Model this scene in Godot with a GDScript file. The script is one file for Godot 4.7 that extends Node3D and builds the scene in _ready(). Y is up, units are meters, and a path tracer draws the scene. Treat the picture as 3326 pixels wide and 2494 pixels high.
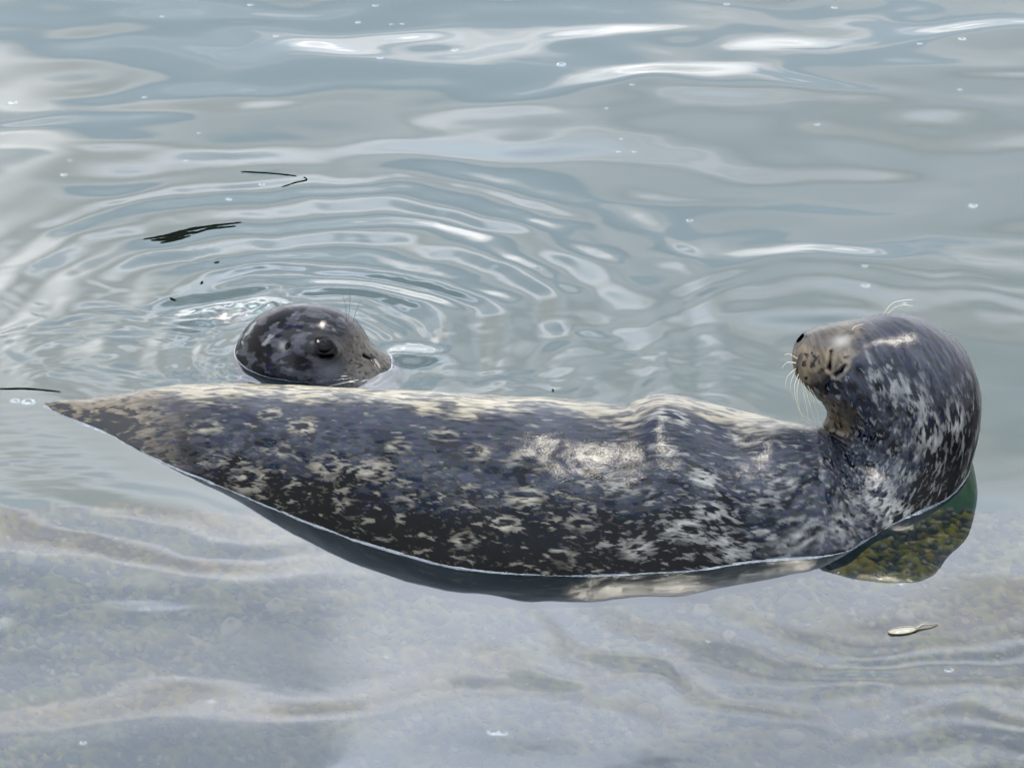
extends Node3D
# Two harbour seals in calm, cloud-reflecting water over a pebbly ledge. Metres, y up, the still water lies at y = 0.

# Cross-sections of the grey seal from tail to nose: centre (3), half-axis towards back or throat (3), half-width, lean of the width axis.
const SECTIONS := [
	[-0.751, -0.006, 0.067, 0, 0.008, 0, 0.008, 0],
	[-0.731, -0.021, 0.074, 0, 0.027, 0, 0.027, 0],
	[-0.698, -0.045, 0.085, 0, 0.056, 0, 0.056, 0],
	[-0.651, -0.081, 0.098, 0, 0.101, 0, 0.101, 0],
	[-0.587, -0.13, 0.116, 0, 0.163, 0, 0.163, 0],
	[-0.525, -0.146, 0.141, 0, 0.196, 0, 0.195, 0],
	[-0.456, -0.137, 0.173, 0, 0.207, 0, 0.202, 0],
	[-0.374, -0.119, 0.223, 0, 0.212, 0, 0.204, 0],
	[-0.286, -0.097, 0.274, 0, 0.215, 0, 0.204, 0],
	[-0.193, -0.108, 0.312, 0, 0.24, 0, 0.228, 0],
	[-0.101, -0.116, 0.343, 0, 0.257, 0, 0.244, 0],
	[-0.004, -0.118, 0.362, 0, 0.263, 0, 0.25, 0],
	[0.093, -0.117, 0.371, 0, 0.26, 0, 0.247, 0],
	[0.162, -0.114, 0.374, 0, 0.254, 0, 0.241, 0],
	[0.196, -0.116, 0.368, 0, 0.257, 0, 0.244, 0],
	[0.231, -0.117, 0.361, 0, 0.26, 0, 0.247, 0],
	[0.287, -0.114, 0.36, 0, 0.25, 0, 0.238, 0],
	[0.348, -0.112, 0.361, 0, 0.234, 0, 0.223, 0],
	[0.411, -0.112, 0.361, -0.004, 0.221, -0.013, 0.212, 0.061],
	[0.473, -0.112, 0.359, -0.017, 0.206, -0.037, 0.208, 0.183],
	[0.518, -0.101, 0.347, -0.037, 0.18, -0.045, 0.199, 0.244],
	[0.551, -0.076, 0.325, -0.06, 0.142, -0.035, 0.18, 0.244],
	[0.581, -0.044, 0.297, -0.083, 0.098, -0.024, 0.156, 0.244],
	[0.601, -0.008, 0.268, -0.1, 0.052, -0.013, 0.134, 0.244],
	[0.613, 0.026, 0.245, -0.11, 0.016, -0.004, 0.124, 0.244],
	[0.618, 0.061, 0.231, -0.115, -0.013, 0.003, 0.122, 0.244],
	[0.613, 0.095, 0.22, -0.112, -0.036, 0.009, 0.12, 0.244],
	[0.595, 0.128, 0.211, -0.101, -0.054, 0.013, 0.118, 0.244],
	[0.566, 0.153, 0.205, -0.083, -0.059, 0.015, 0.108, 0.244],
	[0.53, 0.166, 0.202, -0.063, -0.058, 0.014, 0.093, 0.244],
	[0.498, 0.171, 0.201, -0.045, -0.048, 0.012, 0.076, 0.244],
	[0.473, 0.173, 0.2, -0.031, -0.037, 0.009, 0.062, 0.244],
	[0.457, 0.178, 0.199, -0.02, -0.026, 0.007, 0.048, 0.244],
	[0.449, 0.184, 0.198, -0.012, -0.016, 0.004, 0.032, 0.244],
	[0.449, 0.19, 0.196, -0.006, -0.006, 0.002, 0.014, 0.244],
]
# Pale rings of the coat: section, degrees round the section from straight up, radius in mm.
const COAT_RINGS := [
	[7.58, 17, 24], [9.99, 14, 22], [10.5, 21, 24], [11.28, 24, 33], [8.85, 34, 28], [8.02, 36, 26], [5.1, 25, 22], [5.66, 21, 28], [6.95, 10, 22], [6.59, 45, 32],
	[11.23, 37, 26], [12.93, 34, 22], [14.02, 35, 20], [14.9, 18, 25], [16.21, 42, 22], [17.6, 41, 24], [17.98, 33, 22], [17.6, 47, 22], [17.72, 52, 24], [16.87, 53, 28], [16.4, 56, 26],
	[18.28, 58, 24], [17.35, 4, 40], [18.66, 58, 28], [20.58, 50, 22], [21.58, 64, 28], [20.17, 61, 30], [22.55, 70, 36], [22.29, 90, 30], [25.54, 126, 26], [26.9, 102, 28],
	[27.85, 87, 24], [25.42, 102, 28], [24.21, 87, 32], [13.63, 1, 28], [15.21, 1, 28], [12.08, 46, 20], [10.94, 47, 18], [10.3, 54, 18], [11.69, 56, 30],
	[13.71, 55, 24], [15.51, 50, 26], [8.48, 52, 22], [9.33, 45, 18], [7.27, 30, 18], [4.2, 14, 22], [3.3, 10, 20], [5.9, 36, 24], [9.2, 22, 20], [12.4, 18, 22], [16.0, 30, 22]]

var swell: FastNoiseLite
var chop: FastNoiseLite
var broad: FastNoiseLite
var blotch: FastNoiseLite
var streak: FastNoiseLite
var grain: FastNoiseLite


func noise(number: int, octaves: int) -> FastNoiseLite:
	var n := FastNoiseLite.new()
	n.seed = number
	n.noise_type = FastNoiseLite.TYPE_SIMPLEX_SMOOTH
	n.frequency = 1.0
	n.fractal_type = FastNoiseLite.FRACTAL_FBM if octaves > 1 else FastNoiseLite.FRACTAL_NONE
	n.fractal_octaves = octaves
	return n


func lin(r: float, g: float, b: float) -> Color:
	return Color(r, g, b).linear_to_srgb()


# ---------------------------------------------------------------- naming
func tag(o: Node, label: String, category: String, group := "") -> void:
	o.set_meta("label", label)
	o.set_meta("category", category)
	if group:
		o.set_meta("group", group)


func thing(called: String, label: String, category: String, at := Vector3.ZERO, group := "") -> Node3D:
	var o := Node3D.new()
	o.name = called
	o.position = at
	add_child(o, true)
	tag(o, label, category, group)
	return o


func part(called: String, mesh: Mesh, material: Material, parent: Node = self) -> MeshInstance3D:
	var o := MeshInstance3D.new()
	o.name = called
	o.mesh = mesh
	o.material_override = material
	parent.add_child(o, true)
	return o


# ---------------------------------------------------------------- meshes
func sheet(pos: PackedVector3Array, ni: int, nj: int, wrap: bool, colors := PackedColorArray(), uvs := PackedVector2Array(), level := -INF) -> ArrayMesh:
	# A grid of ni rows of nj points; the outside is on the side from which i runs right and j runs down.
	var normals := PackedVector3Array()
	normals.resize(ni * nj)
	for i in ni:
		var i0 := maxi(i - 1, 0) * nj
		var i1 := mini(i + 1, ni - 1) * nj
		var r := i * nj
		for j in nj:
			var j0 := (j + nj - 1) % nj if wrap else maxi(j - 1, 0)
			var j1 := (j + 1) % nj if wrap else mini(j + 1, nj - 1)
			normals[r + j] = (pos[r + j1] - pos[r + j0]).cross(pos[i1 + j] - pos[i0 + j]).normalized()
	var index := PackedInt32Array()
	var last := nj if wrap else nj - 1
	index.resize((ni - 1) * last * 6)
	var k := 0
	for i in ni - 1:
		for j in last:
			var a := i * nj + j
			var d := i * nj + (j + 1) % nj
			var b := a + nj
			var c := d + nj
			index[k] = a
			index[k + 1] = b
			index[k + 2] = c
			index[k + 3] = a
			index[k + 4] = c
			index[k + 5] = d
			k += 6
	var arrays := []
	arrays.resize(Mesh.ARRAY_MAX)
	arrays[Mesh.ARRAY_VERTEX] = pos
	arrays[Mesh.ARRAY_NORMAL] = normals
	arrays[Mesh.ARRAY_INDEX] = index
	if colors.size():
		arrays[Mesh.ARRAY_COLOR] = colors
	if uvs.size():
		arrays[Mesh.ARRAY_TEX_UV] = uvs
	var m := ArrayMesh.new()
	if level > -1e9:
		# what lies under the water is a surface of its own
		var over := PackedInt32Array()
		var under := PackedInt32Array()
		for n in range(0, index.size(), 3):
			if pos[index[n]].y < level and pos[index[n + 1]].y < level and pos[index[n + 2]].y < level:
				under.append_array(index.slice(n, n + 3))
			else:
				over.append_array(index.slice(n, n + 3))
		arrays[Mesh.ARRAY_INDEX] = over
		m.add_surface_from_arrays(Mesh.PRIMITIVE_TRIANGLES, arrays)
		arrays[Mesh.ARRAY_INDEX] = under
	m.add_surface_from_arrays(Mesh.PRIMITIVE_TRIANGLES, arrays)
	return m


func seal_body(mesh: ArrayMesh, fur: StandardMaterial3D, seal: Node3D) -> void:
	# fur under water has next to no shine
	var o := part("body", mesh, null, seal)
	var dull := StandardMaterial3D.new()
	dull.vertex_color_use_as_albedo = true
	dull.roughness = 1.0
	dull.metallic_specular = 0.0
	o.set_surface_override_material(0, fur)
	o.set_surface_override_material(1, dull)


func tube(points: Array, r0: float, r1: float, sides := 6, steps := 14) -> ArrayMesh:
	var c := Curve3D.new()
	for i in points.size():
		var before: Vector3 = points[maxi(i - 1, 0)]
		var after: Vector3 = points[mini(i + 1, points.size() - 1)]
		var t := (after - before) / 6.0
		c.add_point(points[i], -t, t)
	var length := c.get_baked_length()
	var pos := PackedVector3Array()
	for i in steps + 1:
		var f := float(i) / steps
		var p := c.sample_baked(length * f, true)
		var q := c.sample_baked(minf(length, length * f + length * 0.01), true) - c.sample_baked(maxf(0.0, length * f - length * 0.01), true)
		q = q.normalized()
		var side := q.cross(Vector3(0.31, 0.85, 0.42)).normalized()
		var other := q.cross(side)
		var r := lerpf(r0, r1, f)
		for j in sides:
			var a := -TAU * j / sides
			pos.append(p + side * cos(a) * r + other * sin(a) * r)
	return sheet(pos, steps + 1, sides, true)


# ---------------------------------------------------------------- water
const FLANK_X := [-1.1, -0.75, -0.587, -0.456, -0.286, -0.1, 0.09, 0.29, 0.41, 0.52, 0.6, 0.8]
const FLANK_Z := [-0.1, 0.07, 0.21, 0.3, 0.45, 0.56, 0.592, 0.574, 0.54, 0.44, 0.33, 0.12]


func flank_lee(x: float, z: float) -> float:
	# 1 right at the grey seal's near waterline, 0 away from it
	for i in FLANK_X.size() - 1:
		if x >= FLANK_X[i] and x < FLANK_X[i + 1]:
			var edge := lerpf(FLANK_Z[i], FLANK_Z[i + 1], (x - FLANK_X[i]) / (FLANK_X[i + 1] - FLANK_X[i]))
			var off := (z - edge) / (0.21 if z > edge else 0.05)
			return exp(-off * off) * smoothstep(-1.0, -0.68, x) * (1.0 - smoothstep(0.6, 0.79, x))
	return 0.0


func water_height(x: float, z: float) -> float:
	var back := 1.0 - smoothstep(-0.55, 0.1, z)
	var front := smoothstep(0.1, 0.5, z)
	var wx := x + 0.09 * broad.get_noise_2d(x * 2.2 + 3.0, z * 3.0)
	var wz := z + 0.07 * broad.get_noise_2d(x * 2.0 - 8.0, z * 3.4 + 5.0)
	var dx := x + 0.33
	var dz := z + 0.1
	var d := sqrt(dx * dx + dz * dz)
	var calm := 1.0 - 0.75 * smoothstep(0.15, 0.25, d) * (1.0 - smoothstep(0.64, 0.82, d))
	var h := calm * swell.get_noise_2d(wx * 0.8, wz * 1.65) * (0.0048 * back + 0.003 + 0.0025 * front)
	h += calm * swell.get_noise_2d(wx * 2.3 + 20.0, wz * 5.0) * (0.0011 * back + 0.0004)
	# rings round the young seal's head
	if d < 0.85:
		var wob := 0.03 * chop.get_noise_2d(x * 3.0, z * 3.0) + 0.004 * chop.get_noise_2d(x * 9.0, z * 9.0 + 4.0)
		var e := d + wob
		var env := smoothstep(0.1, 0.2, d) * (1.0 - smoothstep(0.64, 0.78, e))
		var ang := 0.55 + 0.45 * cos(atan2(-dz, dx) - 0.6)
		h += 0.0019 * env * (0.25 + 0.75 * ang) * cos(TAU * e / (0.068 + 0.05 * d)) * (1.0 - 0.4 * d)
		h += 0.0011 * exp(-pow((e - 0.68) / 0.04, 2.0)) * ang
		var near := 1.0 - smoothstep(0.14, 0.3, d)
		h += near * 0.00013 * cos(TAU * (d + 0.6 * wob) / 0.018) * smoothstep(0.1, 0.125, d)
	# choppy patch round and left of the young seal
	var lx := (x + 0.55) / 0.42
	var lz := (z + 0.12) / 0.24
	var patch := exp(-(lx * lx + lz * lz))
	var mx := (x - 0.12) / 0.3
	var mz := (z + 0.02) / 0.13
	patch += 0.7 * exp(-(mx * mx + mz * mz))
	if patch > 0.02:
		h += patch * (0.0009 * chop.get_noise_2d(wx * 9.0, wz * 13.0) + 0.00018 * chop.get_noise_2d(wx * 22.0 + 9.0, wz * 30.0))
	# water piled over the young seal's back, and against its head
	var bx := x + 0.47
	var bz := z + 0.245
	var along := bx * 0.93 - bz * 0.36
	var across := bx * 0.36 + bz * 0.93
	h += 0.007 * exp(-pow(absf(along) / 0.07, 4.0)) * exp(-pow(absf(across) / 0.026, 3.0)) * (1.0 + 0.6 * chop.get_noise_2d(x * 26.0, z * 40.0))
	h -= 0.006 * exp(-pow(along / 0.09, 2.0)) * exp(-pow((across + 0.055) / 0.02, 2.0))
	var curl := exp(-pow(absf(along + 0.01) / 0.085, 4.0)) * exp(-pow((across - 0.012) / 0.03, 2.0))
	if curl > 0.01:
		h += curl * (0.0022 * cos(TAU * (across + 0.25 * along * along / 0.085) / 0.026) + 0.0016 * chop.get_noise_2d(x * 34.0, z * 60.0))
	var gx := x + 0.405
	var gz := z + 0.262
	h += 0.010 * exp(-(gx * gx + gz * gz) / 0.0007)
	var sx := x + 0.165
	var sz := z + 0.095
	h += 0.008 * exp(-(sx * sx / 0.0022 + sz * sz / 0.0008))
	# rings spreading from the grey seal's neck
	var nx := x - 0.6
	var nz := z - 0.28
	var nd := sqrt(nx * nx + nz * nz)
	if nd < 1.0:
		var e2 := nd + 0.05 * broad.get_noise_2d(x * 3.0 + 30.0, z * 3.0) + 0.012 * chop.get_noise_2d(x * 7.0, z * 7.0)
		var env2 := smoothstep(0.4, 0.62, nd) * (1.0 - smoothstep(0.55, 0.95, nd))
		h += 0.0009 * env2 * cos(TAU * e2 / 0.105) * (0.55 + 0.45 * smoothstep(-0.2, 0.5, nz))
	# small ripples off the tail
	var tx := x + 0.74
	var tz := z - 0.2
	var td := sqrt(tx * tx + tz * tz)
	if td < 0.4:
		h += 0.00035 * exp(-td * td / 0.03) * chop.get_noise_2d(x * 10.0, z * 34.0)
	h += 0.00003 * chop.get_noise_2d(wx * 14.0, wz * 20.0)
	h *= 1.0 - 0.96 * flank_lee(x, z)
	return h * (1.0 - smoothstep(1.4, 6.0, absf(x) + absf(z + 0.2)))


func steps_out(from: float, to: float, cell: float, far: float) -> PackedFloat32Array:
	var out := PackedFloat32Array()
	var grow := []
	var s := cell
	var at := from
	while at > -far:
		s *= 1.3
		at -= s
		grow.push_front(at)
	out.append_array(PackedFloat32Array(grow))
	var n := int((to - from) / cell)
	for i in n + 1:
		out.append(from + cell * i)
	s = cell
	at = from + cell * n
	while at < far:
		s *= 1.3
		at += s
		out.append(at)
	return out


func water_material() -> StandardMaterial3D:
	var m := StandardMaterial3D.new()
	m.transparency = BaseMaterial3D.TRANSPARENCY_ALPHA
	m.albedo_color = Color(lin(0.05, 0.1, 0.12), 0.015)
	m.roughness = 0.015
	m.metallic_specular = 0.5
	return m


func build_water(m: Material) -> void:
	var xs := steps_out(-1.16, 1.16, 0.004, 60.0)
	var zs := steps_out(-1.75, 1.25, 0.004, 60.0)
	var pos := PackedVector3Array()
	pos.resize(xs.size() * zs.size())
	var k := 0
	for x in xs:
		for z in zs:
			pos[k] = Vector3(x, water_height(x, z), z)
			k += 1
	var o := part("water", sheet(pos, xs.size(), zs.size(), false), m)
	o.set_meta("kind", "structure")


# ---------------------------------------------------------------- the bottom
func build_bottom() -> void:
	var deep := StandardMaterial3D.new()
	deep.albedo_color = lin(0.0009, 0.0038, 0.001)
	deep.roughness = 1.0
	deep.metallic_specular = 0.0
	var bed := PlaneMesh.new()
	bed.size = Vector2(140, 140)
	var b := part("seabed", bed, deep)
	b.position.y = -2.2
	b.set_meta("kind", "structure")

	var n1 := noise(71, 4)
	var n2 := noise(72, 3)
	var n3 := noise(73, 2)
	var pos := PackedVector3Array()
	var col := PackedColorArray()
	var x := -1.7
	var ni := 0
	var nj := 0
	while x < 1.7:
		nj = 0
		var z := -0.46
		while z < 1.6:
			var a := n1.get_noise_2d(x * 9.0, z * 9.0)
			var f := n2.get_noise_2d(x * 45.0, z * 45.0)
			var edge := 0.016 * n2.get_noise_2d(x * 14.0, 3.0) + 0.05 * n1.get_noise_2d(x * 2.0, 9.0) - 0.02 * smoothstep(-0.3, -0.8, x)
			var y := -0.5 + 0.012 * a + 0.009 * f
			var zz := z
			if nj == 0:
				y = -2.2
				zz = -0.47 + edge
			elif nj < 3:
				y -= 0.02 * (3 - nj)
				zz += edge
			pos.append(Vector3(x, y, zz))
			var t := smoothstep(-0.25, 0.35, f * 0.7 + 0.5 * a)
			var warm := smoothstep(-0.2, 0.4, n3.get_noise_2d(x * 6.0 + 7.0, z * 6.0))
			var c := Color(0.0015, 0.0015, 0.001).lerp(Color(0.0145, 0.0128, 0.0042), t)
			c = c.lerp(Color(0.004, 0.0037, 0.0028), warm * 0.4)
			if n3.get_noise_2d(x * 38.0, z * 38.0) > 0.5:
				c = Color(0.02, 0.0175, 0.0095)
			col.append(c)
			nj += 1
			z += 0.0065
		ni += 1
		x += 0.0065
	var rock := StandardMaterial3D.new()
	rock.vertex_color_use_as_albedo = true
	rock.roughness = 0.9
	rock.metallic_specular = 0.0
	var ledge := part("ledge", sheet(pos, ni, nj, false, col), rock)
	ledge.set_meta("kind", "structure")

	# rounded pebbles set in the ledge
	var rng := RandomNumberGenerator.new()
	rng.seed = 5
	var shapes := []
	for v in 4:
		shapes.append(pebble_shape(40 + v))
	var mats := []
	for c in [Color(0.0015, 0.0017, 0.0013), Color(0.0035, 0.0032, 0.002), Color(0.008, 0.0066, 0.003), Color(0.0024, 0.0033, 0.002), Color(0.016, 0.014, 0.0085)]:
		var m := StandardMaterial3D.new()
		m.albedo_color = c.linear_to_srgb()
		m.roughness = 0.8
		m.metallic_specular = 0.0
		mats.append(m)
	for k in 290:
		var o := part("pebble", shapes[k % 4], mats[[0, 0, 1, 2, 3, 1, 0, 4][k % 8]], ledge)
		var s := 0.007 + 0.013 * pow(rng.randf(), 1.6)
		o.position = Vector3(rng.randf_range(-0.98, 0.98), -0.497, rng.randf_range(-0.42, 0.5))
		o.rotation = Vector3(0, rng.randf() * TAU, 0)
		o.scale = Vector3(s * rng.randf_range(1.0, 1.6), s * 0.7, s)
	var mm := MultiMesh.new()
	mm.transform_format = MultiMesh.TRANSFORM_3D
	mm.use_colors = true
	mm.mesh = shapes[1]
	mm.instance_count = 3500
	for k in mm.instance_count:
		var s := 0.0025 + 0.004 * pow(rng.randf(), 2.0)
		var bs := Basis.from_euler(Vector3(rng.randf(), rng.randf() * TAU, 0)).scaled_local(Vector3(s * 1.4, s * 0.8, s))
		mm.set_instance_transform(k, Transform3D(bs, Vector3(rng.randf_range(-1.4, 1.4), -0.497, rng.randf_range(-0.45, 0.7))))
		var g := rng.randf_range(0.002, 0.018) * rng.randf_range(0.5, 1.0)
		mm.set_instance_color(k, Color(g, g * 0.9, g * rng.randf_range(0.4, 0.75)))
	var grit := MultiMeshInstance3D.new()
	grit.name = "gravel"
	grit.multimesh = mm
	grit.material_override = rock
	grit.set_meta("kind", "stuff")
	ledge.add_child(grit, true)


func pebble_shape(number: int) -> ArrayMesh:
	var n := noise(number, 1)
	var pos := PackedVector3Array()
	for i in 10:
		for j in 6:
			var a := -TAU * i / 9.0
			var e := PI * j / 5.0
			var d := Vector3(cos(a) * sin(e), cos(e), sin(a) * sin(e))
			var q := Vector3(cos(a), 0, sin(a)) * sin(e) + Vector3.UP * cos(e)
			pos.append(d * (1.0 + 0.22 * n.get_noise_3dv(q * 0.9)))
	return sheet(pos, 10, 6, false)


# ---------------------------------------------------------------- fur
func fur_material(rough: float, depth: float, scale_s: float, scale_t: float, number: int) -> StandardMaterial3D:
	var t := NoiseTexture2D.new()
	var n := noise(number, 3)
	n.frequency = 0.05
	t.noise = n
	t.width = 1024
	t.height = 1024
	t.seamless = true
	var m := StandardMaterial3D.new()
	m.vertex_color_use_as_albedo = true
	m.roughness = rough
	m.metallic_specular = 0.14
	m.heightmap_enabled = true
	m.heightmap_texture = t
	m.heightmap_scale = depth
	m.uv1_scale = Vector3(scale_s, scale_t, 1)
	return m


# ---------------------------------------------------------------- the grey seal
func section(w: float) -> PackedFloat32Array:
	var last := SECTIONS.size() - 1
	var i := clampi(int(w), 0, last - 1)
	var f := w - i
	var a: Array = SECTIONS[maxi(i - 1, 0)]
	var b: Array = SECTIONS[i]
	var c: Array = SECTIONS[i + 1]
	var d: Array = SECTIONS[mini(i + 2, last)]
	var out := PackedFloat32Array()
	out.resize(8)
	for k in 8:
		out[k] = cubic_interpolate(b[k], c[k], a[k], d[k], f)
	return out


func seal_point(s: PackedFloat32Array, th: float) -> Vector3:
	var u := Vector3(s[3], s[4], s[5])
	var v := Vector3(0, sin(s[7]), cos(s[7])) * s[6]
	return Vector3(s[0], s[1], s[2]) + u * cos(th) + v * sin(th)


func bell(x: float, width: float) -> float:
	return exp(-x * x / (width * width))


func seg_distance(p: Vector3, a: Vector3, b: Vector3) -> float:
	return p.distance_to(Geometry3D.get_closest_point_to_segment(p, a, b))


func seal_coat(w: float, deg: float, s: float, t: float, p: Vector3, rings: Array) -> Color:
	var n2 := streak.get_noise_2d(s * 26.0, t * 85.0)
	var jag := streak.get_noise_2d(s * 14.0 + 70.0, t * 170.0)
	var tj := t + 0.004 * n2
	var n1 := blotch.get_noise_2d((s + 0.011 * jag) * 23.0, tj * 54.0)
	var n3 := broad.get_noise_2d(s * 5.0 + 11.0, t * 8.0)
	var head := smoothstep(20.5, 24.0, w)
	var tail := 1.0 - smoothstep(3.0, 6.0, w)
	var slate := Color(0.0084, 0.0091, 0.0115)
	var black := Color(0.0009, 0.0009, 0.001)
	var cream := Color(0.058, 0.053, 0.042)
	var white := Color(0.058, 0.058, 0.055)
	slate = slate * (1.0 + 0.45 * n2 + 0.5 * n3)
	# the belly side, pale, shows along the top edge; the flank turns black towards the water
	var c := slate
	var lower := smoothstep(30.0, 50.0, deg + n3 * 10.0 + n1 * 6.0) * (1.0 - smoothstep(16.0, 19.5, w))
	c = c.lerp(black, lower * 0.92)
	var n4 := blotch.get_noise_2d((s + 0.006 * jag) * 46.0 + 30.0, tj * 105.0)
	var neck_shade := smoothstep(75.0, 105.0, deg + n3 * 20.0) * smoothstep(20.5, 22.5, w) * (1.0 - smoothstep(25.0, 26.8, w))  # shade under the head, painted black into the neck's coat
	c = c.lerp(black, neck_shade * 0.9)
	var dark_patch := smoothstep(0.12, 0.4, broad.get_noise_2d(s * 12.0, t * 16.0 + 40.0))
	c = c.lerp(black, dark_patch * 0.7 * smoothstep(8.0, 34.0, deg))
	c = c.lerp(black, 0.55 * smoothstep(0.05, 0.35, blotch.get_noise_2d((s + 0.01 * jag) * 22.0 + 90.0, tj * 44.0)) * smoothstep(5.0, 30.0, deg))
	# scattered pale flecks
	var level := lerpf(0.46, 0.33, smoothstep(25.0, 45.0, deg)) - 0.08 * smoothstep(13.0, 17.0, w)
	level = lerpf(level, 0.29, head * (1.0 - smoothstep(28.0, 30.0, w)))
	level += 0.22 * smoothstep(105.0, 140.0, deg) * smoothstep(26.5, 28.0, w)
	var fleck := smoothstep(level, level + 0.16, n1 + 0.16 * n2)
	var tone := cream.lerp(white, smoothstep(10.0, 17.0, w))
	c = c.lerp(tone * (0.75 + 0.35 * n2), fleck * 0.62 * (1.0 - 0.4 * bell(w - 21.0, 1.8)))
	c = c.lerp(tone * (0.7 + 0.3 * n2), lerpf(0.2, 0.38, smoothstep(11.0, 16.0, w)) * smoothstep(0.3, 0.42, n4 + 0.3 * n3) * smoothstep(12.0, 30.0, deg) * (1.0 - smoothstep(26.0, 29.0, w)))
	# rings
	for r in rings:
		var q: Vector3 = p - r[0]
		var flow: Vector3 = r[1]
		var a: float = q.dot(flow) + r[2] * 0.55 * jag
		var b := (q - flow * a).length()
		var size: float = r[2]
		if absf(a) < size * 2.0 and b < size * 1.6:
			var e := sqrt(a * a / 1.9 + b * b * 1.25) / size + 0.55 * n1 + 0.22 * n2
			var band := smoothstep(0.4, 0.62, e) * (1.0 - smoothstep(0.84, 1.02, e))
			c = c.lerp(tone * (0.85 + 0.4 * n2), clampf(band * (1.0 - 0.45 * bell(w - 21.2, 1.7)) * (0.5 + 0.9 * n3 + 0.5 * n1 + 0.3 * n2), 0.0, 1.0))
			c = c.lerp(black, 0.35 * (1.0 - smoothstep(0.2, 0.5, e)))
	var pale := smoothstep(2.0, -14.0, deg + n3 * 16.0 - 6.0 * n2) * (1.0 - head)
	pale *= lerpf(1.0, 0.75, smoothstep(11.0, 13.0, w))
	var belly := Color(0.062, 0.055, 0.041) * (1.25 + 0.3 * n2 + 0.4 * n3)
	belly = belly.lerp(slate, 0.85 * smoothstep(0.1, 0.3, blotch.get_noise_2d(s * 13.0 + 50.0, tj * 48.0)))
	c = c.lerp(belly, pale)
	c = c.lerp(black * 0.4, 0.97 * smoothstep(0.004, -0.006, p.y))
	# tail and hind flippers: tan, mottled
	var tan := Color(0.036, 0.03024, 0.02304) * (1.0 + 0.5 * n2)
	tan = tan.lerp(Color(0.009, 0.0092, 0.0088), smoothstep(-0.08, 0.25, n1 + 0.25 * n2 + 0.5 * n3 + 0.012 * (deg - 12.0)))
	c = c.lerp(tan, tail)
	if head > 0.0:
		# throat side of the neck and face
		var throat := (1.0 - smoothstep(24.0, 52.0, deg + 14.0 * n3 + 8.0 * n1)) * smoothstep(24.2, 25.6, w)
		var face := smoothstep(29.2, 30.4, w + 0.6 * n3 - 0.012 * maxf(0.0, 70.0 - deg))
		var skin := Color(0.036, 0.0285, 0.0195) * (1.0 + 0.35 * n2 + 0.4 * n3)
		var spots := smoothstep(0.2, 0.34, blotch.get_noise_3d(p.x * 60.0 + 9.0, p.y * 48.0, p.z * 60.0))
		skin = skin.lerp(Color(0.005, 0.0045, 0.0045), spots * 0.9)
		skin = skin.lerp(Color(0.011, 0.01, 0.009), 0.7 * smoothstep(0.0, 0.3, broad.get_noise_3d(p.x * 26.0, p.y * 26.0, p.z * 26.0)))
		c = c.lerp(skin, maxf(throat, face) * 0.94)
		var crown := smoothstep(98.0, 118.0, deg + 8.0 * n3) * smoothstep(29.8, 31.0, w)
		c = c.lerp(Color(0.02, 0.018, 0.016) * (1.0 + 0.6 * n2), crown * 0.85)
		var forehead_sheen := smoothstep(95.0, 130.0, deg) * smoothstep(25.5, 27.0, w) * (1.0 - smoothstep(29.6, 30.6, w))
		c = c.lerp(Color(0.0125, 0.013, 0.0155) * (1.0 + 0.5 * n2), forehead_sheen * 0.75)  # bluish sheen on top of the head, painted into the coat
		# eyebrow patch
		c = c.lerp(Color(0.08, 0.077, 0.07), 0.8 * bell(p.distance_to(Vector3(0.508, 0.211, 0.245)) + 0.005 * n2, 0.013))
		# nose
		c = c.lerp(Color(0.003, 0.003, 0.003), bell(p.distance_to(Vector3(0.4571, 0.2002, 0.2067)), 0.008))
		# closed eye and the fold behind it
		var d := minf(seg_distance(p, Vector3(0.4929, 0.2, 0.258), Vector3(0.49, 0.186, 0.2725)), seg_distance(p, Vector3(0.49, 0.186, 0.2725), Vector3(0.4888, 0.1785, 0.2755)))
		var fold := minf(seg_distance(p, Vector3(0.512, 0.188, 0.283), Vector3(0.507, 0.181, 0.286)), seg_distance(p, Vector3(0.507, 0.181, 0.286), Vector3(0.4985, 0.1735, 0.2845)))
		c = c.lerp(Color(0.07, 0.057, 0.04), 0.35 * bell(minf(d, fold) - 0.006, 0.003))
		c = c.lerp(Color(0.003, 0.0025, 0.0025), 1.0 - smoothstep(0.0012, 0.0034, minf(d, fold + 0.0004) + 0.0008 * n2))
		c = c.lerp(Color(0.006, 0.006, 0.007), bell(p.distance_to(Vector3(0.588, 0.209, 0.284)), 0.0035))
	return Color(maxf(c.r, 0.0004), maxf(c.g, 0.0004), maxf(c.b, 0.0004))


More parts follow.
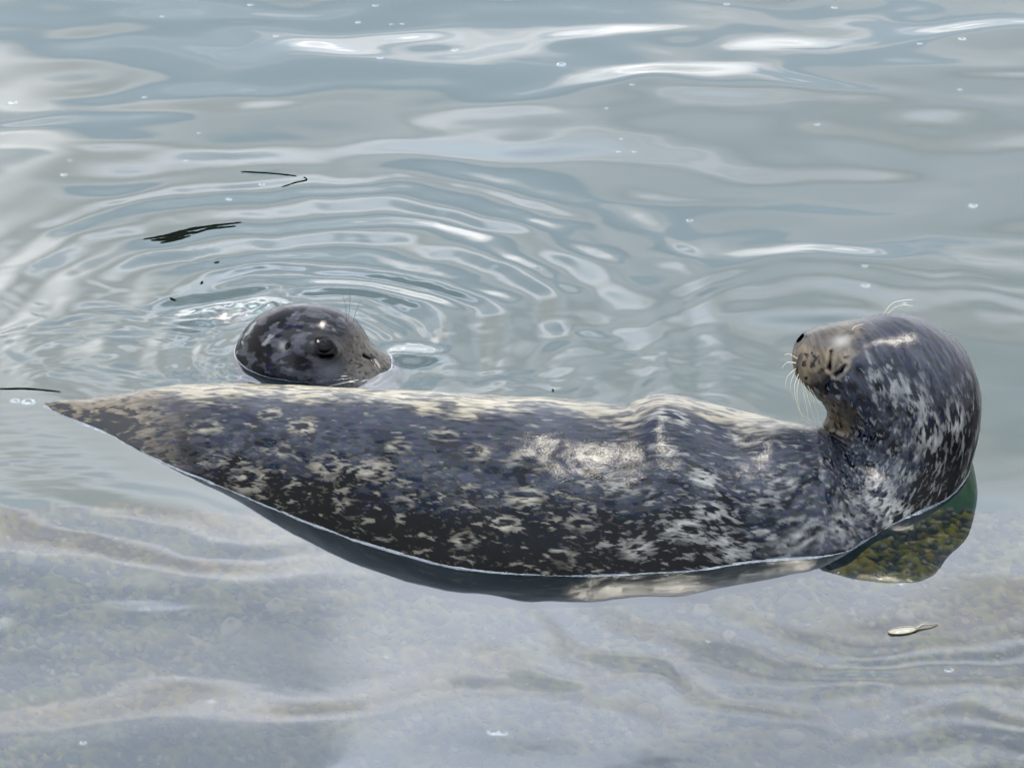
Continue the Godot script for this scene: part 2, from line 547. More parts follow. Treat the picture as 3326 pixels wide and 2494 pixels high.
func build_grey_seal(water: Material) -> void:
	var dense := 340
	var nt := 400
	var ws := PackedFloat32Array()
	for i in SECTIONS.size() - 1:
		var a := section(i)
		var b := section(i + 0.999)
		var span := maxf(seal_point(a, 0.6).distance_to(seal_point(b, 0.6)), seal_point(a, 2.0).distance_to(seal_point(b, 2.0)) * (1.0 if i > 18 else 0.0))
		var n := maxi(3, int(span / 0.0019))
		for k in n:
			ws.append(i + float(k) / n)
	ws.append(SECTIONS.size() - 1.0)
	var ns := ws.size()
	# rings: centre, flow direction, size, section
	var rings := []
	for r in COAT_RINGS:
		var sec := section(r[0])
		var th := deg_to_rad(r[1])
		var p := seal_point(sec, th)
		var q := seal_point(section(r[0] + 0.1), th)
		rings.append([p, (q - p).normalized(), r[2] * 0.00085, r[0]])
	var pos := PackedVector3Array()
	var col := PackedColorArray()
	var uv := PackedVector2Array()
	pos.resize(ns * nt)
	col.resize(ns * nt)
	uv.resize(ns * nt)
	var s := 0.0
	var before := seal_point(section(0.0), 0.6)
	var contact := []
	for i in ns:
		var w := ws[i]
		var sec := section(w)
		var here := seal_point(sec, lerpf(0.6, 2.0, smoothstep(18.0, 23.0, w)))
		s += minf(here.distance_to(before), 0.01)
		before = here
		var some := []
		for r in rings:
			if absf(r[3] - w) < 2.2:
				some.append(r)
		var turn := smoothstep(17.0, 22.0, w)
		var lo := deg_to_rad(lerpf(-42.0, -40.0, turn))
		var hi := deg_to_rad(lerpf(80.0, 215.0, turn))
		var u := Vector3(sec[3], sec[4], sec[5])
		var v := Vector3(0, sin(sec[7]), cos(sec[7])) * sec[6]
		var centre := Vector3(sec[0], sec[1], sec[2])
		var round_ := 0.5 * (u.length() + sec[6])
		var crossing := Vector3.INF
		# below the water the flanks close in to a shallow keel
		var wet := false
		var th_near := 0.0
		var th_far := 0.0
		var o_mid := Vector3.ZERO
		var o_arm := Vector3.ZERO
		var keel := 0.0
		var big := sqrt(u.y * u.y + v.y * v.y)
		if absf(centre.y) < big:
			var base := atan2(v.y, u.y)
			var open := acos(clampf(-centre.y / big, -1.0, 1.0))
			th_near = base + open
			th_far = base - open + TAU
			var pn := centre + u * cos(th_near) + v * sin(th_near)
			var pf := centre + u * cos(th_far) + v * sin(th_far)
			o_mid = (pn + pf) * 0.5
			o_arm = pn - o_mid
			keel = o_arm.length() * lerpf(0.12, 0.62, smoothstep(3.5, 9.0, w)) * lerpf(1.0, 0.75, smoothstep(17.0, 20.0, w))
			wet = true
		for j in nt:
			var th := lo + (hi - lo) * j / (dense - 1.0) if j < dense else hi + (lo + TAU - hi) * (j - dense + 1.0) / (nt - dense + 1.0)
			var out := u * cos(th) + v * sin(th)
			var p := centre + out
			var thu := th if th > th_near else th + TAU
			if wet and thu > th_near and thu < th_far:
				var tt := PI * (thu - th_near) / (th_far - th_near)
				p = o_mid + o_arm * cos(tt) - Vector3(0, keel * sin(tt), 0)
				out = o_arm * cos(tt) - Vector3(0, o_arm.length() * sin(tt), 0)
			var deg := rad_to_deg(th)
			var t := th * round_
			var lift := 0.0
			if round_ > 0.02:
				lift = 0.0035 * broad.get_noise_2d(s * 5.5 + 60.0, t * 6.0) + 0.0016 * blotch.get_noise_2d(s * 10.0, t * 13.0 + 33.0)
				if w > 11.0 and w < 19.0:
					# shoulder with a fold before it, the hollow behind it
					lift += 0.008 * bell(w - 15.0, 1.0) * bell(deg + 8.0, 22.0)
					lift -= 0.007 * bell(w - 13.75 - 0.012 * deg + 0.1 * sin(deg * 0.2), 0.2) * bell(deg + 20.0, 17.0)
					lift -= 0.011 * bell(w - 16.6, 0.8) * bell(deg - 8.0, 14.0)
					lift += 0.006 * bell(w - 17.9, 0.6) * bell(deg - 4.0, 14.0)
				if w > 17.5 and w < 27.0:
					# creases where the neck bends back
					lift += 0.0012 * sin(w * 6.5 + deg * 0.02 + 2.0 * broad.get_noise_2d(s * 4.0, t * 4.0)) * bell(deg - 14.0, 26.0) * smoothstep(17.5, 19.5, w) * (1.0 - smoothstep(25.5, 27.0, w))
					lift += 0.024 * bell(p.distance_to(Vector3(0.503, 0.05, 0.232)), 0.017) - 0.009 * bell(p.distance_to(Vector3(0.51, 0.075, 0.23)), 0.012)
				if w > 26.0:
					lift += 0.006 * bell(p.distance_to(Vector3(0.452, 0.155, 0.236)), 0.024) - 0.004 * bell(p.distance_to(Vector3(0.482, 0.21, 0.232)), 0.018)
					lift += 0.003 * bell(p.distance_to(Vector3(0.505, 0.198, 0.27)), 0.016)
					var d := minf(seg_distance(p, Vector3(0.4929, 0.2, 0.258), Vector3(0.4888, 0.1785, 0.2755)), seg_distance(p, Vector3(0.512, 0.188, 0.283), Vector3(0.4985, 0.1735, 0.2845)))
					lift -= 0.0055 * bell(d, 0.0032)
					lift += 0.002 * bell(d - 0.007, 0.004)
			pos[i * nt + j] = p + out.normalized() * lift
			if th > deg_to_rad(-30.0) and th < PI and j < dense and j > 0:
				var p0 := pos[i * nt + j - 1]
				var p1 := pos[i * nt + j]
				if p0.y > 0.0 and p1.y <= 0.0:
					crossing = p0.lerp(p1, p0.y / maxf(p0.y - p1.y, 1e-6))
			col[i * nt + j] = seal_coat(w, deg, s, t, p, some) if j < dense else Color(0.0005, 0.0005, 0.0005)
			uv[i * nt + j] = Vector2(s, t)
		if crossing != Vector3.INF:
			contact.append(crossing)
	var seal := thing("seal", "large mottled grey seal floating along the water, its head bent back over its body", "seal")
	seal_body(sheet(pos, ns, nt, true, col, uv, 0.0), fur_material(0.17, 0.02, 3.6, 11.0, 301), seal)
	var hair := StandardMaterial3D.new()
	hair.albedo_color = lin(0.17, 0.15, 0.09)
	hair.roughness = 0.4
	for w in [
			[Vector3(0.444, 0.156, 0.25), Vector3(0.438, 0.135, 0.256), Vector3(0.446, 0.099, 0.262), Vector3(0.465, 0.08, 0.262)],
			[Vector3(0.446, 0.15, 0.252), Vector3(0.442, 0.128, 0.258), Vector3(0.45, 0.09, 0.263), Vector3(0.462, 0.076, 0.263)],
			[Vector3(0.442, 0.178, 0.24), Vector3(0.429, 0.185, 0.238), Vector3(0.422, 0.183, 0.238)],
			[Vector3(0.44, 0.172, 0.243), Vector3(0.426, 0.172, 0.242), Vector3(0.419, 0.163, 0.242)],
			[Vector3(0.448, 0.146, 0.25), Vector3(0.454, 0.12, 0.254), Vector3(0.462, 0.08, 0.26)],
			[Vector3(0.452, 0.142, 0.25), Vector3(0.46, 0.115, 0.255), Vector3(0.472, 0.077, 0.26)],
			[Vector3(0.459, 0.136, 0.25), Vector3(0.469, 0.112, 0.254), Vector3(0.48, 0.073, 0.26)],
			[Vector3(0.463, 0.132, 0.25), Vector3(0.476, 0.11, 0.253), Vector3(0.49, 0.09, 0.256)],
			[Vector3(0.439, 0.16, 0.246), Vector3(0.432, 0.135, 0.25), Vector3(0.439, 0.112, 0.252)],
			[Vector3(0.44, 0.164, 0.246), Vector3(0.427, 0.15, 0.248), Vector3(0.424, 0.132, 0.25)],
			[Vector3(0.576, 0.213, 0.173), Vector3(0.593, 0.237, 0.168), Vector3(0.624, 0.243, 0.167)],
			[Vector3(0.577, 0.211, 0.174), Vector3(0.599, 0.232, 0.17), Vector3(0.624, 0.233, 0.169)],
			[Vector3(0.524, 0.211, 0.228), Vector3(0.529, 0.225, 0.225), Vector3(0.543, 0.23, 0.224)]]:
		part("whisker", tube(w, 0.0005, 0.00028), hair, seal)
	# the skin of water that climbs the flank
	var rim := rim_mesh(contact, 0.005, 0.0023)
	if rim:
		part("waterline", rim, water, seal)


func rim_mesh(contact: Array, width: float, rise: float) -> ArrayMesh:
	var pts := []
	for p in contact:
		if pts.is_empty() or pts[-1].distance_to(p) > 0.004:
			pts.append(p)
	if pts.size() < 4:
		return null
	var pos := PackedVector3Array()
	var cols := 9
	for i in pts.size():
		var dir: Vector3 = pts[mini(i + 2, pts.size() - 1)] - pts[maxi(i - 2, 0)]
		var side := Vector3(-dir.z, 0, dir.x).normalized()
		var uneven := clampf(0.62 + 0.7 * chop.get_noise_1d(pts[i].x * 9.0) + 0.3 * chop.get_noise_1d(pts[i].x * 60.0), 0.15, 1.1)
		for j in cols:
			var f := float(j) / (cols - 1)
			var p: Vector3 = pts[i] + side * (width * uneven * f - 0.0008)
			var base := water_height(p.x, p.z)
			pos.append(Vector3(p.x, base + rise * uneven * lerpf(1.0 - f, pow(1.0 - f, 3.0), 0.15) - 0.0002 * f, p.z))
	return sheet(pos, pts.size(), cols, false)


# ---------------------------------------------------------------- the young seal
const YOUNG := Vector3(-0.345, -0.03, -0.11)


func smin(a: float, b: float, k: float) -> float:
	var h := maxf(k - absf(a - b), 0.0) / k
	return minf(a, b) - h * h * k * 0.25


func ball(p: Vector3, c: Vector3, r: Vector3) -> float:
	var q := (p - c) / r
	var l := q.length()
	return (l - 1.0) * minf(r.x, minf(r.y, r.z)) if l < 1e-4 else l * (l - 1.0) / (q / r).length()


func rod(p: Vector3, a: Vector3, b: Vector3, ra: float, rb: float) -> float:
	var ab := b - a
	var t := clampf((p - a).dot(ab) / ab.length_squared(), 0.0, 1.0)
	return p.distance_to(a + ab * t) - lerpf(ra, rb, t)


func young_field(p: Vector3) -> float:
	# p in the head's own axes: x to the nose, y up, z to the camera's side; the origin lies in the skull
	var d := ball(p, Vector3(-0.004, 0, 0), Vector3(0.113, 0.106, 0.104))
	d = smin(d, ball(p, Vector3(0.042, 0.021, 0), Vector3(0.073, 0.081, 0.08)), 0.03)
	d = smin(d, ball(p, Vector3(0.1, -0.006, 0), Vector3(0.062, 0.044, 0.054)), 0.035)
	d = smin(d, ball(p, Vector3(0.08, 0.006, 0), Vector3(0.066, 0.036, 0.033)), 0.03)
	d = smin(d, ball(p, Vector3(0.12, -0.004, 0.025), Vector3(0.045, 0.041, 0.036)), 0.016)
	d = smin(d, ball(p, Vector3(0.12, -0.004, -0.025), Vector3(0.045, 0.041, 0.036)), 0.016)
	d = smin(d, ball(p, Vector3(0.14, 0.014, 0), Vector3(0.021, 0.017, 0.022)), 0.02)
	d = smin(d, ball(p, Vector3(0.105, -0.042, 0), Vector3(0.05, 0.024, 0.034)), 0.02)
	d = smin(d, ball(p, Vector3(0.06, 0.078, 0.064), Vector3(0.034, 0.016, 0.018)), 0.03)
	return d


func young_point(dir: Vector3) -> Vector3:
	var t := 0.03
	for k in 40:
		var d := young_field(dir * t)
		if absf(d) < 0.0002:
			break
		t += -d * 0.9
	return dir * t


func build_young_seal(water: Material) -> void:
	var turn := Basis(Vector3(0.93, 0, 0.3676).normalized(), Vector3.UP, Vector3(-0.3676, 0, 0.93).normalized())
	var seal := thing("seal", "young seal with only its dark wet head above water, looking right", "seal", YOUNG)
	seal.basis = turn
	var eye := turn.inverse() * (Vector3(-0.3089, 0.0404, -0.038) - YOUNG)
	var ear := turn.inverse() * (Vector3(-0.3644, 0.0486, -0.0401) - YOUNG)
	var eye_dir := eye.normalized()
	var eye_at := young_point(eye_dir) - eye_dir * 0.0105
	var nostril_a := turn.inverse() * (Vector3(-0.2384, 0.0222, -0.0557) - YOUNG)
	var nostril_b := turn.inverse() * (Vector3(-0.2218, 0.0166, -0.055) - YOUNG)
	var nostril_c := turn.inverse() * (Vector3(-0.2194, 0.0088, -0.0455) - YOUNG)
	nostril_a = young_point(nostril_a.normalized())
	nostril_b = young_point(nostril_b.normalized())
	nostril_c = young_point(nostril_c.normalized())
	var ni := 380
	var nj := 190
	var pos := PackedVector3Array()
	var col := PackedColorArray()
	var uv := PackedVector2Array()
	var dots := noise(55, 1)
	for i in ni + 1:
		for j in nj:
			# poles along x, so the muzzle and the eye side get even cells
			var a := -TAU * i / ni
			var e := PI * (j + 0.001) / (nj - 0.998)
			var dir := Vector3(cos(e), cos(a) * sin(e), -sin(a) * sin(e))
			var p := young_point(dir)
			var s := p.x
			var n1 := blotch.get_noise_3d(p.x * 22.0, p.y * 34.0, p.z * 34.0)
			var n2 := streak.get_noise_3d(p.x * 50.0, p.y * 90.0, p.z * 90.0)
			var n3 := broad.get_noise_3d(p.x * 8.0, p.y * 8.0, p.z * 8.0)
			var c := Color(0.0135, 0.0135, 0.0155) * (1.0 + 0.5 * n2 + 0.4 * n3)
			var back := smoothstep(0.02, -0.06, s)
			c = c.lerp(Color(0.001, 0.001, 0.0012), (0.68 + 0.3 * back) * smoothstep(-0.12, 0.08, n1 + 0.25 * n2 + 0.2 * back))
			c = c.lerp(Color(0.05, 0.05, 0.049), (0.3 + 0.5 * back) * smoothstep(0.3, 0.45, blotch.get_noise_3d(p.x * 20.0 + 5.0, p.y * 34.0, p.z * 34.0 + 9.0)))
			var muzzle := smoothstep(0.07, 0.11, s)
			c = c.lerp(Color(0.024, 0.0215, 0.018) * (1.0 + 0.4 * n2), muzzle * 0.75)
			c = c.lerp(Color(0.004, 0.004, 0.004), muzzle * 0.85 * smoothstep(0.35, 0.5, dots.get_noise_3dv(p * 150.0)))
			var de := p.distance_to(eye_at)
			# pale patch below the eye, dark lids
			c = c.lerp(Color(0.045, 0.046, 0.05), 0.75 * bell(p.distance_to(eye_at + Vector3(0.008, -0.034, 0.006)), 0.02))
			c = c.lerp(Color(0.003, 0.003, 0.003), 1.0 - smoothstep(0.0195, 0.0245, de + 0.0015 * n2))
			c = c.lerp(Color(0.005, 0.005, 0.005), 0.9 * bell((p - eye_at + Vector3(0.034, 0.012, 0)).length(), 0.011))
			var der := seg_distance(p, ear + Vector3(0, 0.012, 0), ear - Vector3(0, 0.006, 0))
			c = c.lerp(Color(0.055, 0.054, 0.05), 0.8 * bell(p.distance_to(ear + Vector3(-0.009, 0, 0.002)), 0.008))
			c = c.lerp(Color(0.003, 0.003, 0.003), 1.0 - smoothstep(0.004, 0.0065, der))
			var dn := minf(seg_distance(p, nostril_a, nostril_b), seg_distance(p, nostril_b, nostril_c))
			c = c.lerp(Color(0.002, 0.002, 0.002), 1.0 - smoothstep(0.002, 0.004, dn))
			c = c.lerp(Color(0.008, 0.008, 0.008), 0.9 * bell(p.distance_to(Vector3(0.158, 0.014, 0)), 0.014))
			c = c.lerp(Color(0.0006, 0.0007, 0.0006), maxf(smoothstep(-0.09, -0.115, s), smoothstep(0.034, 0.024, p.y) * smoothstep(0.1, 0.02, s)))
			var lift := 0.0012 * n3 - 0.006 * bell(dn, 0.0035) - 0.004 * bell(der, 0.005)
			lift += -0.0012 * (1.0 - smoothstep(0.012, 0.02, de))
			pos.append(p + dir * lift)
			col.append(Color(maxf(c.r, 0.0004), maxf(c.g, 0.0004), maxf(c.b, 0.0004)))
			uv.append(Vector2(s, a * 0.1))
	seal_body(sheet(pos, ni + 1, nj, false, col, uv, -YOUNG.y), fur_material(0.12, 0.014, 5.0, 10.0, 302), seal)
	var shine := StandardMaterial3D.new()
	shine.albedo_color = lin(0.0007, 0.0005, 0.0004)
	shine.roughness = 0.06
	shine.metallic_specular = 0.13
	var globe := SphereMesh.new()
	globe.radius = 0.0158
	globe.height = 0.0316
	var ball_ := part("eye", globe, shine, seal)
	var eye_side := eye_dir.cross(Vector3.UP).normalized()
	ball_.basis = Basis(eye_side, eye_side.cross(eye_dir) * 0.88, eye_dir * 0.6)
	ball_.position = eye_at + eye_dir * 0.0036
	var hair := StandardMaterial3D.new()
	hair.albedo_color = lin(0.02, 0.018, 0.016)
	hair.roughness = 0.4
	var pale := StandardMaterial3D.new()
	pale.albedo_color = lin(0.12, 0.11, 0.09)
	pale.roughness = 0.4
	var inv := turn.inverse()
	for w in [
			[Vector3(-0.267, 0.066, -0.1), Vector3(-0.264, 0.103, -0.09), Vector3(-0.263, 0.132, -0.09)],
			[Vector3(-0.27, 0.064, -0.1), Vector3(-0.272, 0.1, -0.09), Vector3(-0.277, 0.118, -0.09)],
			[Vector3(-0.26, 0.06, -0.1), Vector3(-0.254, 0.087, -0.09), Vector3(-0.246, 0.106, -0.09)]]:
		part("whisker", tube([inv * (w[0] - YOUNG), inv * (w[1] - YOUNG), inv * (w[2] - YOUNG)], 0.00042, 0.00022), hair, seal)
	for w in [
			[Vector3(-0.25, -0.006, -0.028), Vector3(-0.285, -0.004, -0.018), Vector3(-0.325, -0.012, -0.01)],
			[Vector3(-0.25, 0.0, -0.027), Vector3(-0.28, 0.004, -0.018), Vector3(-0.312, 0.004, -0.012)],
			[Vector3(-0.235, -0.004, -0.026), Vector3(-0.262, -0.002, -0.012), Vector3(-0.296, -0.006, -0.004)]]:
		part("whisker", tube([inv * (w[0] - YOUNG), inv * (w[1] - YOUNG), inv * (w[2] - YOUNG)], 0.0008, 0.0004), pale, seal)
	# water drawn up round the head
	var contact := []
	for k in 260:
		var a := TAU * k / 259.0
		var d := Vector3(cos(a), 0, -sin(a))
		var local := inv * d
		var lo := 0.02
		var hi := 0.25
		for n in 24:
			var mid := (lo + hi) * 0.5
			if young_field(inv * (d * mid + Vector3(0, -YOUNG.y + 0.001, 0))) < 0.0:
				lo = mid
			else:
				hi = mid
		contact.append(Vector3(YOUNG.x, 0, YOUNG.z) + d * lo)
	var pos2 := PackedVector3Array()
	for k in 260:
		var a := TAU * k / 259.0
		var d := Vector3(cos(a), 0, -sin(a))
		for j in 9:
			var f := j / 8.0
			var p: Vector3 = contact[k] + d * (0.0032 * f - 0.001)
			pos2.append(inv * (Vector3(p.x, water_height(p.x, p.z) + 0.0012 * pow(1.0 - f, 2.3) - 0.0002 * f, p.z) - YOUNG))
	part("waterline", sheet(reversed_rows(pos2, 260, 9), 260, 9, false), water, seal)


func reversed_rows(p: PackedVector3Array, ni: int, nj: int) -> PackedVector3Array:
	var out := PackedVector3Array()
	for i in ni:
		out.append_array(p.slice((ni - 1 - i) * nj, (ni - i) * nj))
	return out


# ---------------------------------------------------------------- small things on the water
func build_bubbles(water: Material) -> void:
	var film := StandardMaterial3D.new()
	film.transparency = BaseMaterial3D.TRANSPARENCY_ALPHA
	film.albedo_color = Color(0.3, 0.33, 0.35, 0.04)
	film.roughness = 0.02
	film.metallic_specular = 0.22
	var dome := PackedVector3Array()
	for i in 25:
		for j in 9:
			var a := -TAU * i / 24.0
			var e := PI * 0.54 * j / 8.0
			dome.append(Vector3(cos(a) * sin(e), cos(e), sin(a) * sin(e)))
	var dome_mesh := sheet(dome, 25, 9, false)
	var ring := PackedVector3Array()
	for i in 25:
		for j in 8:
			var a := -TAU * i / 24.0
			var f := j / 7.0
			var r := 0.93 + 0.95 * f
			ring.append(Vector3(cos(a) * r, 0.42 * pow(1.0 - f, 2.2), sin(a) * r))
	var ring_mesh := sheet(ring, 25, 8, false)
	for b in BUBBLES:
		var x: float = b[0]
		var z: float = b[1]
		var o := thing("bubble", b[3], "bubble", Vector3(x, water_height(x, z), z), "bubbles floating on the water")
		o.scale = Vector3.ONE * (b[2] * 0.00085)
		part("film", dome_mesh, film, o)
		part("rim", ring_mesh, water, o)


const BUBBLES := [
	[-0.925, -1.076, 5.5, "large bubble at the far left, level with the topmost swells"],
	[-0.678, -1.47, 3.0, "small bubble near the top left corner of the water"],
	[-0.511, -1.539, 4.0, "bubble cut by the top edge, leftmost of three along it"],
	[-0.267, -1.533, 4.0, "bubble just inside the top edge, left of the middle"],
	[-0.453, -1.385, 3.4, "bubble below the leftmost one on the top edge"],
	[-0.298, -1.453, 3.6, "bubble on a dark swell, left of a close pair near the top"],
	[-0.233, -1.444, 2.6, "left one of a close pair of bubbles near the top"],
	[-0.213, -1.446, 2.6, "right one of a close pair of bubbles near the top"],
	[-0.25, -1.265, 4.0, "clear bubble below the close pair near the top"],
	[-0.109, -1.308, 4.6, "bright bubble beside a white reflection near the top middle"],
	[-0.397, -1.355, 2.4, "tiny bubble on the pale swell near the top left"],
	[-0.682, -1.092, 3.2, "small bubble right of the large one at the far left"],
	[0.093, -1.236, 6.0, "largest bubble in the upper middle, with a ring round it"],
	[0.224, -1.139, 3.2, "small bubble right below the largest upper bubble"],
	[0.174, -1.037, 2.4, "tiny bubble above the close cluster in the upper middle"],
	[0.199, -0.919, 2.4, "topmost bubble of the close cluster in the upper middle"],
	[0.192, -0.87, 2.4, "lower left bubble of the close cluster in the upper middle"],
	[0.221, -0.87, 2.4, "lower right bubble of the close cluster in the upper middle"],
	[0.559, -0.978, 3.6, "white glinting bubble alone on the grey water, upper right"],
	[0.419, -1.539, 4.0, "bubble cut by the top edge, right of the middle"],
	[0.628, -1.519, 4.0, "bubble just below the top edge on the right"],
	[0.778, -1.333, 3.4, "bubble left of the ringed bubble near the top right"],
	[0.861, -1.353, 5.0, "ringed bubble near the top right corner"],
	[0.835, -1.126, 3.0, "small bubble below the ringed one at the top right"],
	[0.813, -0.655, 5.5, "large bubble at the right edge above the grey seal's head"],
	[0.311, -0.599, 3.8, "bubble on the flat grey water right of the big ripple rings"],
	[0.603, -0.412, 3.6, "upper of two bubbles above the grey seal's head"],
	[0.599, -0.339, 5.0, "lower and larger of two bubbles above the grey seal's head"],
	[0.66, -0.28, 2.6, "tiny bubble just above the grey seal's brow whiskers"],
	[-0.586, -0.825, 2.8, "small bubble left of the thin dark wave reflection"],
	[-0.57, -0.934, 2.4, "tiny bubble on the dark swell left of the middle"],
	[-0.795, -0.825, 2.8, "upper one of two bubbles at the left edge, behind the young seal"],
	[-0.801, -0.768, 4.0, "lower one of two bubbles at the left edge, behind the young seal"],
	[-0.5, -0.673, 3.6, "bubble on the outer ripple ring below the thin dark wave reflection"],
	[-0.445, -0.732, 3.6, "pale bubble just under the thin dark wave reflection"],
	[-0.8, 0.056, 5.0, "big glinting bubble off the tip of the grey seal's tail, left one"],
	[-0.778, 0.06, 7.0, "big glinting bubble off the tip of the grey seal's tail, right one"],
	[-0.026, 1.009, 6.0, "left one of two joined bubbles in the foreground"],
	[-0.014, 1.011, 5.0, "right one of two joined bubbles in the foreground"],
	[-0.6, 1.037, 3.4, "small bubble near the bottom left corner"],
	[-0.427, 0.93, 3.0, "small bubble above the pale bottom, lower left"],
	[0.629, 0.849, 4.4, "bright bubble among the ripples at the lower right"],
	[0.581, 0.608, 3.6, "bubble over the uncovered pebbles under the grey seal's head"],
	[-0.181, 0.812, 2.6, "tiny bubble below the middle of the grey seal's flank"],
	[0.286, 0.769, 2.6, "tiny bubble on the pale swirl in front of the grey seal"],
]


func dark_strip(points: Array, width: float, material: Material, called: String, parent: Node) -> void:
	# a thin dark strip lying on the water, 1 mm thick, tapered to both ends
	var c := Curve3D.new()
	for i in points.size():
		var before: Vector2 = points[maxi(i - 1, 0)]
		var after: Vector2 = points[mini(i + 1, points.size() - 1)]
		var t := (after - before) / 6.0
		c.add_point(Vector3(points[i].x, 0, points[i].y), Vector3(-t.x, 0, -t.y), Vector3(t.x, 0, t.y))
	var length := c.get_baked_length()
	var pos := PackedVector3Array()
	var steps := 40
	for i in steps + 1:
		var f := float(i) / steps
		var p := c.sample_baked(length * f, true)
		var q := (c.sample_baked(minf(length, length * f + 0.003), true) - c.sample_baked(maxf(0.0, length * f - 0.003), true)).normalized()
		var side := Vector3(-q.z, 0, q.x)
		var wide := width * (pow(sin(PI * clampf(f, 0.02, 0.98)), 0.6)) * (1.0 + 0.45 * chop.get_noise_1d(f * 9.0 + p.x * 40.0))
		p.y = water_height(p.x, p.z) + 0.0006
		for k in 8:
			var a := -TAU * k / 8.0
			pos.append(p - side * cos(a) * wide + Vector3(0, sin(a) * -0.0006, 0))
	part(called, sheet(pos, steps + 1, 8, true), material, parent)


func build_dark_marks_and_husk() -> void:
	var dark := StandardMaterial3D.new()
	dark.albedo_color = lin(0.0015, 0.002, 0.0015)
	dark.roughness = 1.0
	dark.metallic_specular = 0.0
	var a := thing("dark_reflection", "ragged dark wave reflection made as strips on the ripples behind the young seal", "seaweed", Vector3.ZERO, "dark wave reflections made as strips")  # all three strands are dark wave reflections, modelled as strips on the water
	dark_strip([Vector2(-0.638, -0.517), Vector2(-0.6, -0.532), Vector2(-0.55, -0.56), Vector2(-0.473, -0.584)], 0.0045, dark, "dark_strip", a)
	dark_strip([Vector2(-0.625, -0.512), Vector2(-0.6, -0.517), Vector2(-0.57, -0.537), Vector2(-0.545, -0.545)], 0.007, dark, "dark_strip", a)
	dark_strip([Vector2(-0.555, -0.537), Vector2(-0.53, -0.556), Vector2(-0.508, -0.562), Vector2(-0.482, -0.568)], 0.0035, dark, "dark_strip", a)
	dark_strip([Vector2(-0.608, -0.5), Vector2(-0.58, -0.515), Vector2(-0.558, -0.53)], 0.004, dark, "dark_strip", a)
	var b := thing("dark_reflection", "long hair-thin dark wave reflection made as strips, bent double on the far side of the rings", "seaweed", Vector3.ZERO, "dark wave reflections made as strips")
	dark_strip([Vector2(-0.485, -0.783), Vector2(-0.44, -0.778), Vector2(-0.402, -0.77), Vector2(-0.385, -0.765)], 0.0022, dark, "dark_strip", b)
	dark_strip([Vector2(-0.372, -0.762), Vector2(-0.366, -0.752), Vector2(-0.385, -0.742), Vector2(-0.409, -0.725)], 0.0016, dark, "dark_strip", b)
	var c := thing("dark_reflection", "short straight dark wave reflection made as a strip at the left edge above the grey seal's tail", "seaweed", Vector3.ZERO, "dark wave reflections made as strips")
	dark_strip([Vector2(-0.86, 0.017), Vector2(-0.79, 0.016), Vector2(-0.73, 0.026)], 0.0022, dark, "dark_strip", c)
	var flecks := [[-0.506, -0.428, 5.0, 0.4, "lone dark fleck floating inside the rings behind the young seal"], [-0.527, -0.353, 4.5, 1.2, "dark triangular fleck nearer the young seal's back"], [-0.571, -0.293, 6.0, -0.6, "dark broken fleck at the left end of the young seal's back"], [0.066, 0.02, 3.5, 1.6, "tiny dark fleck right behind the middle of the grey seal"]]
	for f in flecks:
		var o := thing("dark_fleck", f[4], "seaweed", Vector3.ZERO, "dark flecks floating on the water")  # small dark marks lying on the water
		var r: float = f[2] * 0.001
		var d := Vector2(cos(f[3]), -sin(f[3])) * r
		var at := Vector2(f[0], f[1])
		dark_strip([at - d, at + Vector2(0.0004, 0.0002), at + d], r * 0.45, dark, "dark_strip", o)
	# a pale-edged husk in the right foreground
	var rim := StandardMaterial3D.new()
	rim.albedo_color = lin(0.024, 0.022, 0.016)
	rim.roughness = 0.5
	var inside := StandardMaterial3D.new()
	inside.albedo_color = lin(0.05, 0.045, 0.03)
	inside.roughness = 0.7
	var husk := thing("seed_husk", "pale-edged empty husk with a curled tail floating at the lower right", "husk", Vector3(0.588, water_height(0.588, 0.742) + 0.001, 0.742))
	var loop := []
	for k in 17:
		var a2 := TAU * k / 16.0
		loop.append(Vector3(-0.017 + 0.021 * cos(a2), 0.001, 0.0085 * sin(a2) - 0.2 * (0.021 * cos(a2))))
	part("edge", tube(loop, 0.0009, 0.0009, 6, 40), rim, husk)
	part("tail", tube([Vector3(0.003, 0.001, -0.004), Vector3(0.014, 0.003, -0.012), Vector3(0.026, 0.002, -0.014), Vector3(0.036, 0.0, -0.019)], 0.002, 0.0007, 6, 20), rim, husk)
	var bowl := PackedVector3Array()
	for i in 17:
		for j in 4:
			var a3 := -TAU * i / 16.0
			var f2 := j / 3.0
			bowl.append(Vector3(-0.017 + 0.021 * f2 * cos(a3), -0.002 + 0.003 * f2 * f2, 0.0085 * f2 * sin(a3) - 0.2 * (0.021 * f2 * cos(a3))))
	part("shell", sheet(bowl, 17, 4, false), inside, husk)


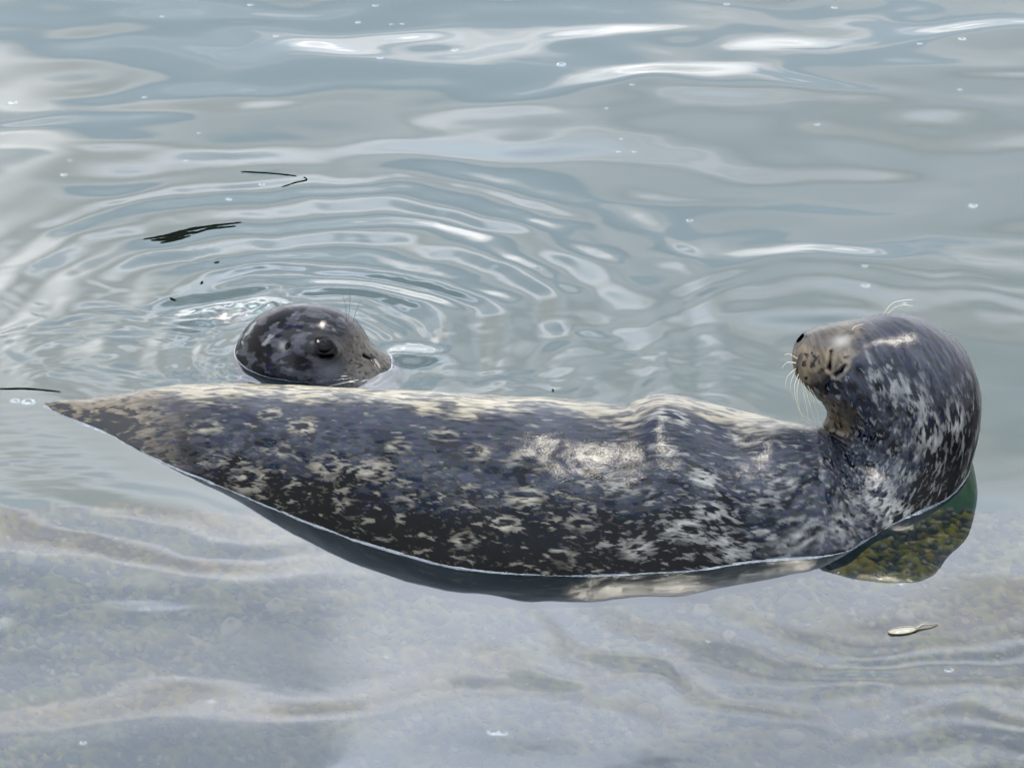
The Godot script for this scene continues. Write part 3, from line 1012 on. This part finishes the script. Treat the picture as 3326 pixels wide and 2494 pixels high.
# ---------------------------------------------------------------- sky
func build_sky() -> ImageTexture:
	var w := 1536
	var h := 768
	var im := Image.create(w, h, false, Image.FORMAT_RGBF)
	var big := noise(44, 3)
	var soft := noise(10, 2)
	var sun := SUN.normalized()
	for y in h:
		var el := PI * (0.5 - (y + 0.5) / h)
		for x in w:
			if el < -0.02:
				im.set_pixel(x, y, Color(0.35, 0.42, 0.42))
				continue
			var az := TAU * ((x + 0.5) / w - 0.5)
			var d := Vector3(sin(az) * cos(el), sin(el), -cos(az) * cos(el))
			var k := 1.0 / (maxf(d.y, 0.0) + 0.12)
			var p := Vector2(d.x, d.z) * k
			var q := p + Vector2(soft.get_noise_2dv(p * 1.3), soft.get_noise_2dv(p * 1.3 + Vector2(9, 4))) * 0.35
			var n := big.get_noise_2dv(q * 1.15 + Vector2(3.0, 1.0))
			var cloud := 0.55 * smoothstep(-0.34, -0.22, n) + 0.45 * smoothstep(-0.3, 0.3, n)
			cloud *= 1.0 - lerpf(0.5, 0.7, smoothstep(0.5, 0.58, d.y)) * smoothstep(-0.14, 0.24, soft.get_noise_2dv(q * 2.1 + Vector2(17, 3)))
			var tone := 0.9 + 0.5 * soft.get_noise_2dv(p * 2.3 + Vector2(30, 0)) + 0.25 * n
			var near := maxf(0.0, d.dot(sun))
			var glow := 0.62 * (1.0 + 0.9 * pow(near, 3.0) + 0.7 * pow(near, 10.0) + 3.0 * pow(near, 260.0))
			var blue := Color(1.85, 2.25, 2.8).lerp(Color(2.45, 2.75, 3.15), exp(-maxf(d.y, 0.0) * 3.0))
			var grey := Color(4.6, 4.6, 4.75).lerp(Color(4.45, 5.0, 5.95), smoothstep(0.42, 0.62, d.y)) * tone
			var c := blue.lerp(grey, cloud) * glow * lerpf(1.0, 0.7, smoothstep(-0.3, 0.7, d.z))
			im.set_pixel(x, y, Color(c.r, c.g, c.b))
	return ImageTexture.create_from_image(im)


const SUN := Vector3(0.11, 0.94, -0.35)


func _ready() -> void:
	# camera, sky, sun, exposure
	var cam := Camera3D.new()
	cam.name = "camera"
	cam.position = Vector3(0, 3.19974, 5.77249)
	cam.rotation_degrees.x = -29.0
	cam.fov = 10.767
	cam.far = 400.0
	add_child(cam)
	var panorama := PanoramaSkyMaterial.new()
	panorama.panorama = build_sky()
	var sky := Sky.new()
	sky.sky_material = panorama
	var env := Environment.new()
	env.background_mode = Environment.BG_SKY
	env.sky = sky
	env.tonemap_mode = Environment.TONE_MAPPER_LINEAR
	env.tonemap_exposure = 2.5
	env.sdfgi_enabled = true
	env.ssao_enabled = true
	env.ssil_enabled = true
	var around := WorldEnvironment.new()
	around.name = "surroundings"
	around.environment = env
	add_child(around)
	var sun := DirectionalLight3D.new()
	sun.name = "sun"
	sun.light_energy = 1.6
	sun.light_angular_distance = 0.5
	sun.light_color = Color(1.0, 0.965, 0.9)
	sun.shadow_enabled = true
	sun.look_at_from_position(SUN * 10.0, Vector3.ZERO, Vector3(0, 0, -1))
	add_child(sun)

	swell = noise(21, 1)
	chop = noise(22, 2)
	broad = noise(23, 2)
	blotch = noise(24, 3)
	streak = noise(25, 2)
	grain = noise(26, 2)

	var t0 := Time.get_ticks_msec()
	var water := water_material()
	build_water(water)
	build_bottom()
	print("water and bottom ", Time.get_ticks_msec() - t0)
	build_grey_seal(water)
	print("grey seal ", Time.get_ticks_msec() - t0)
	build_young_seal(water)
	print("young seal ", Time.get_ticks_msec() - t0)
	build_bubbles(water)
	build_dark_marks_and_husk()
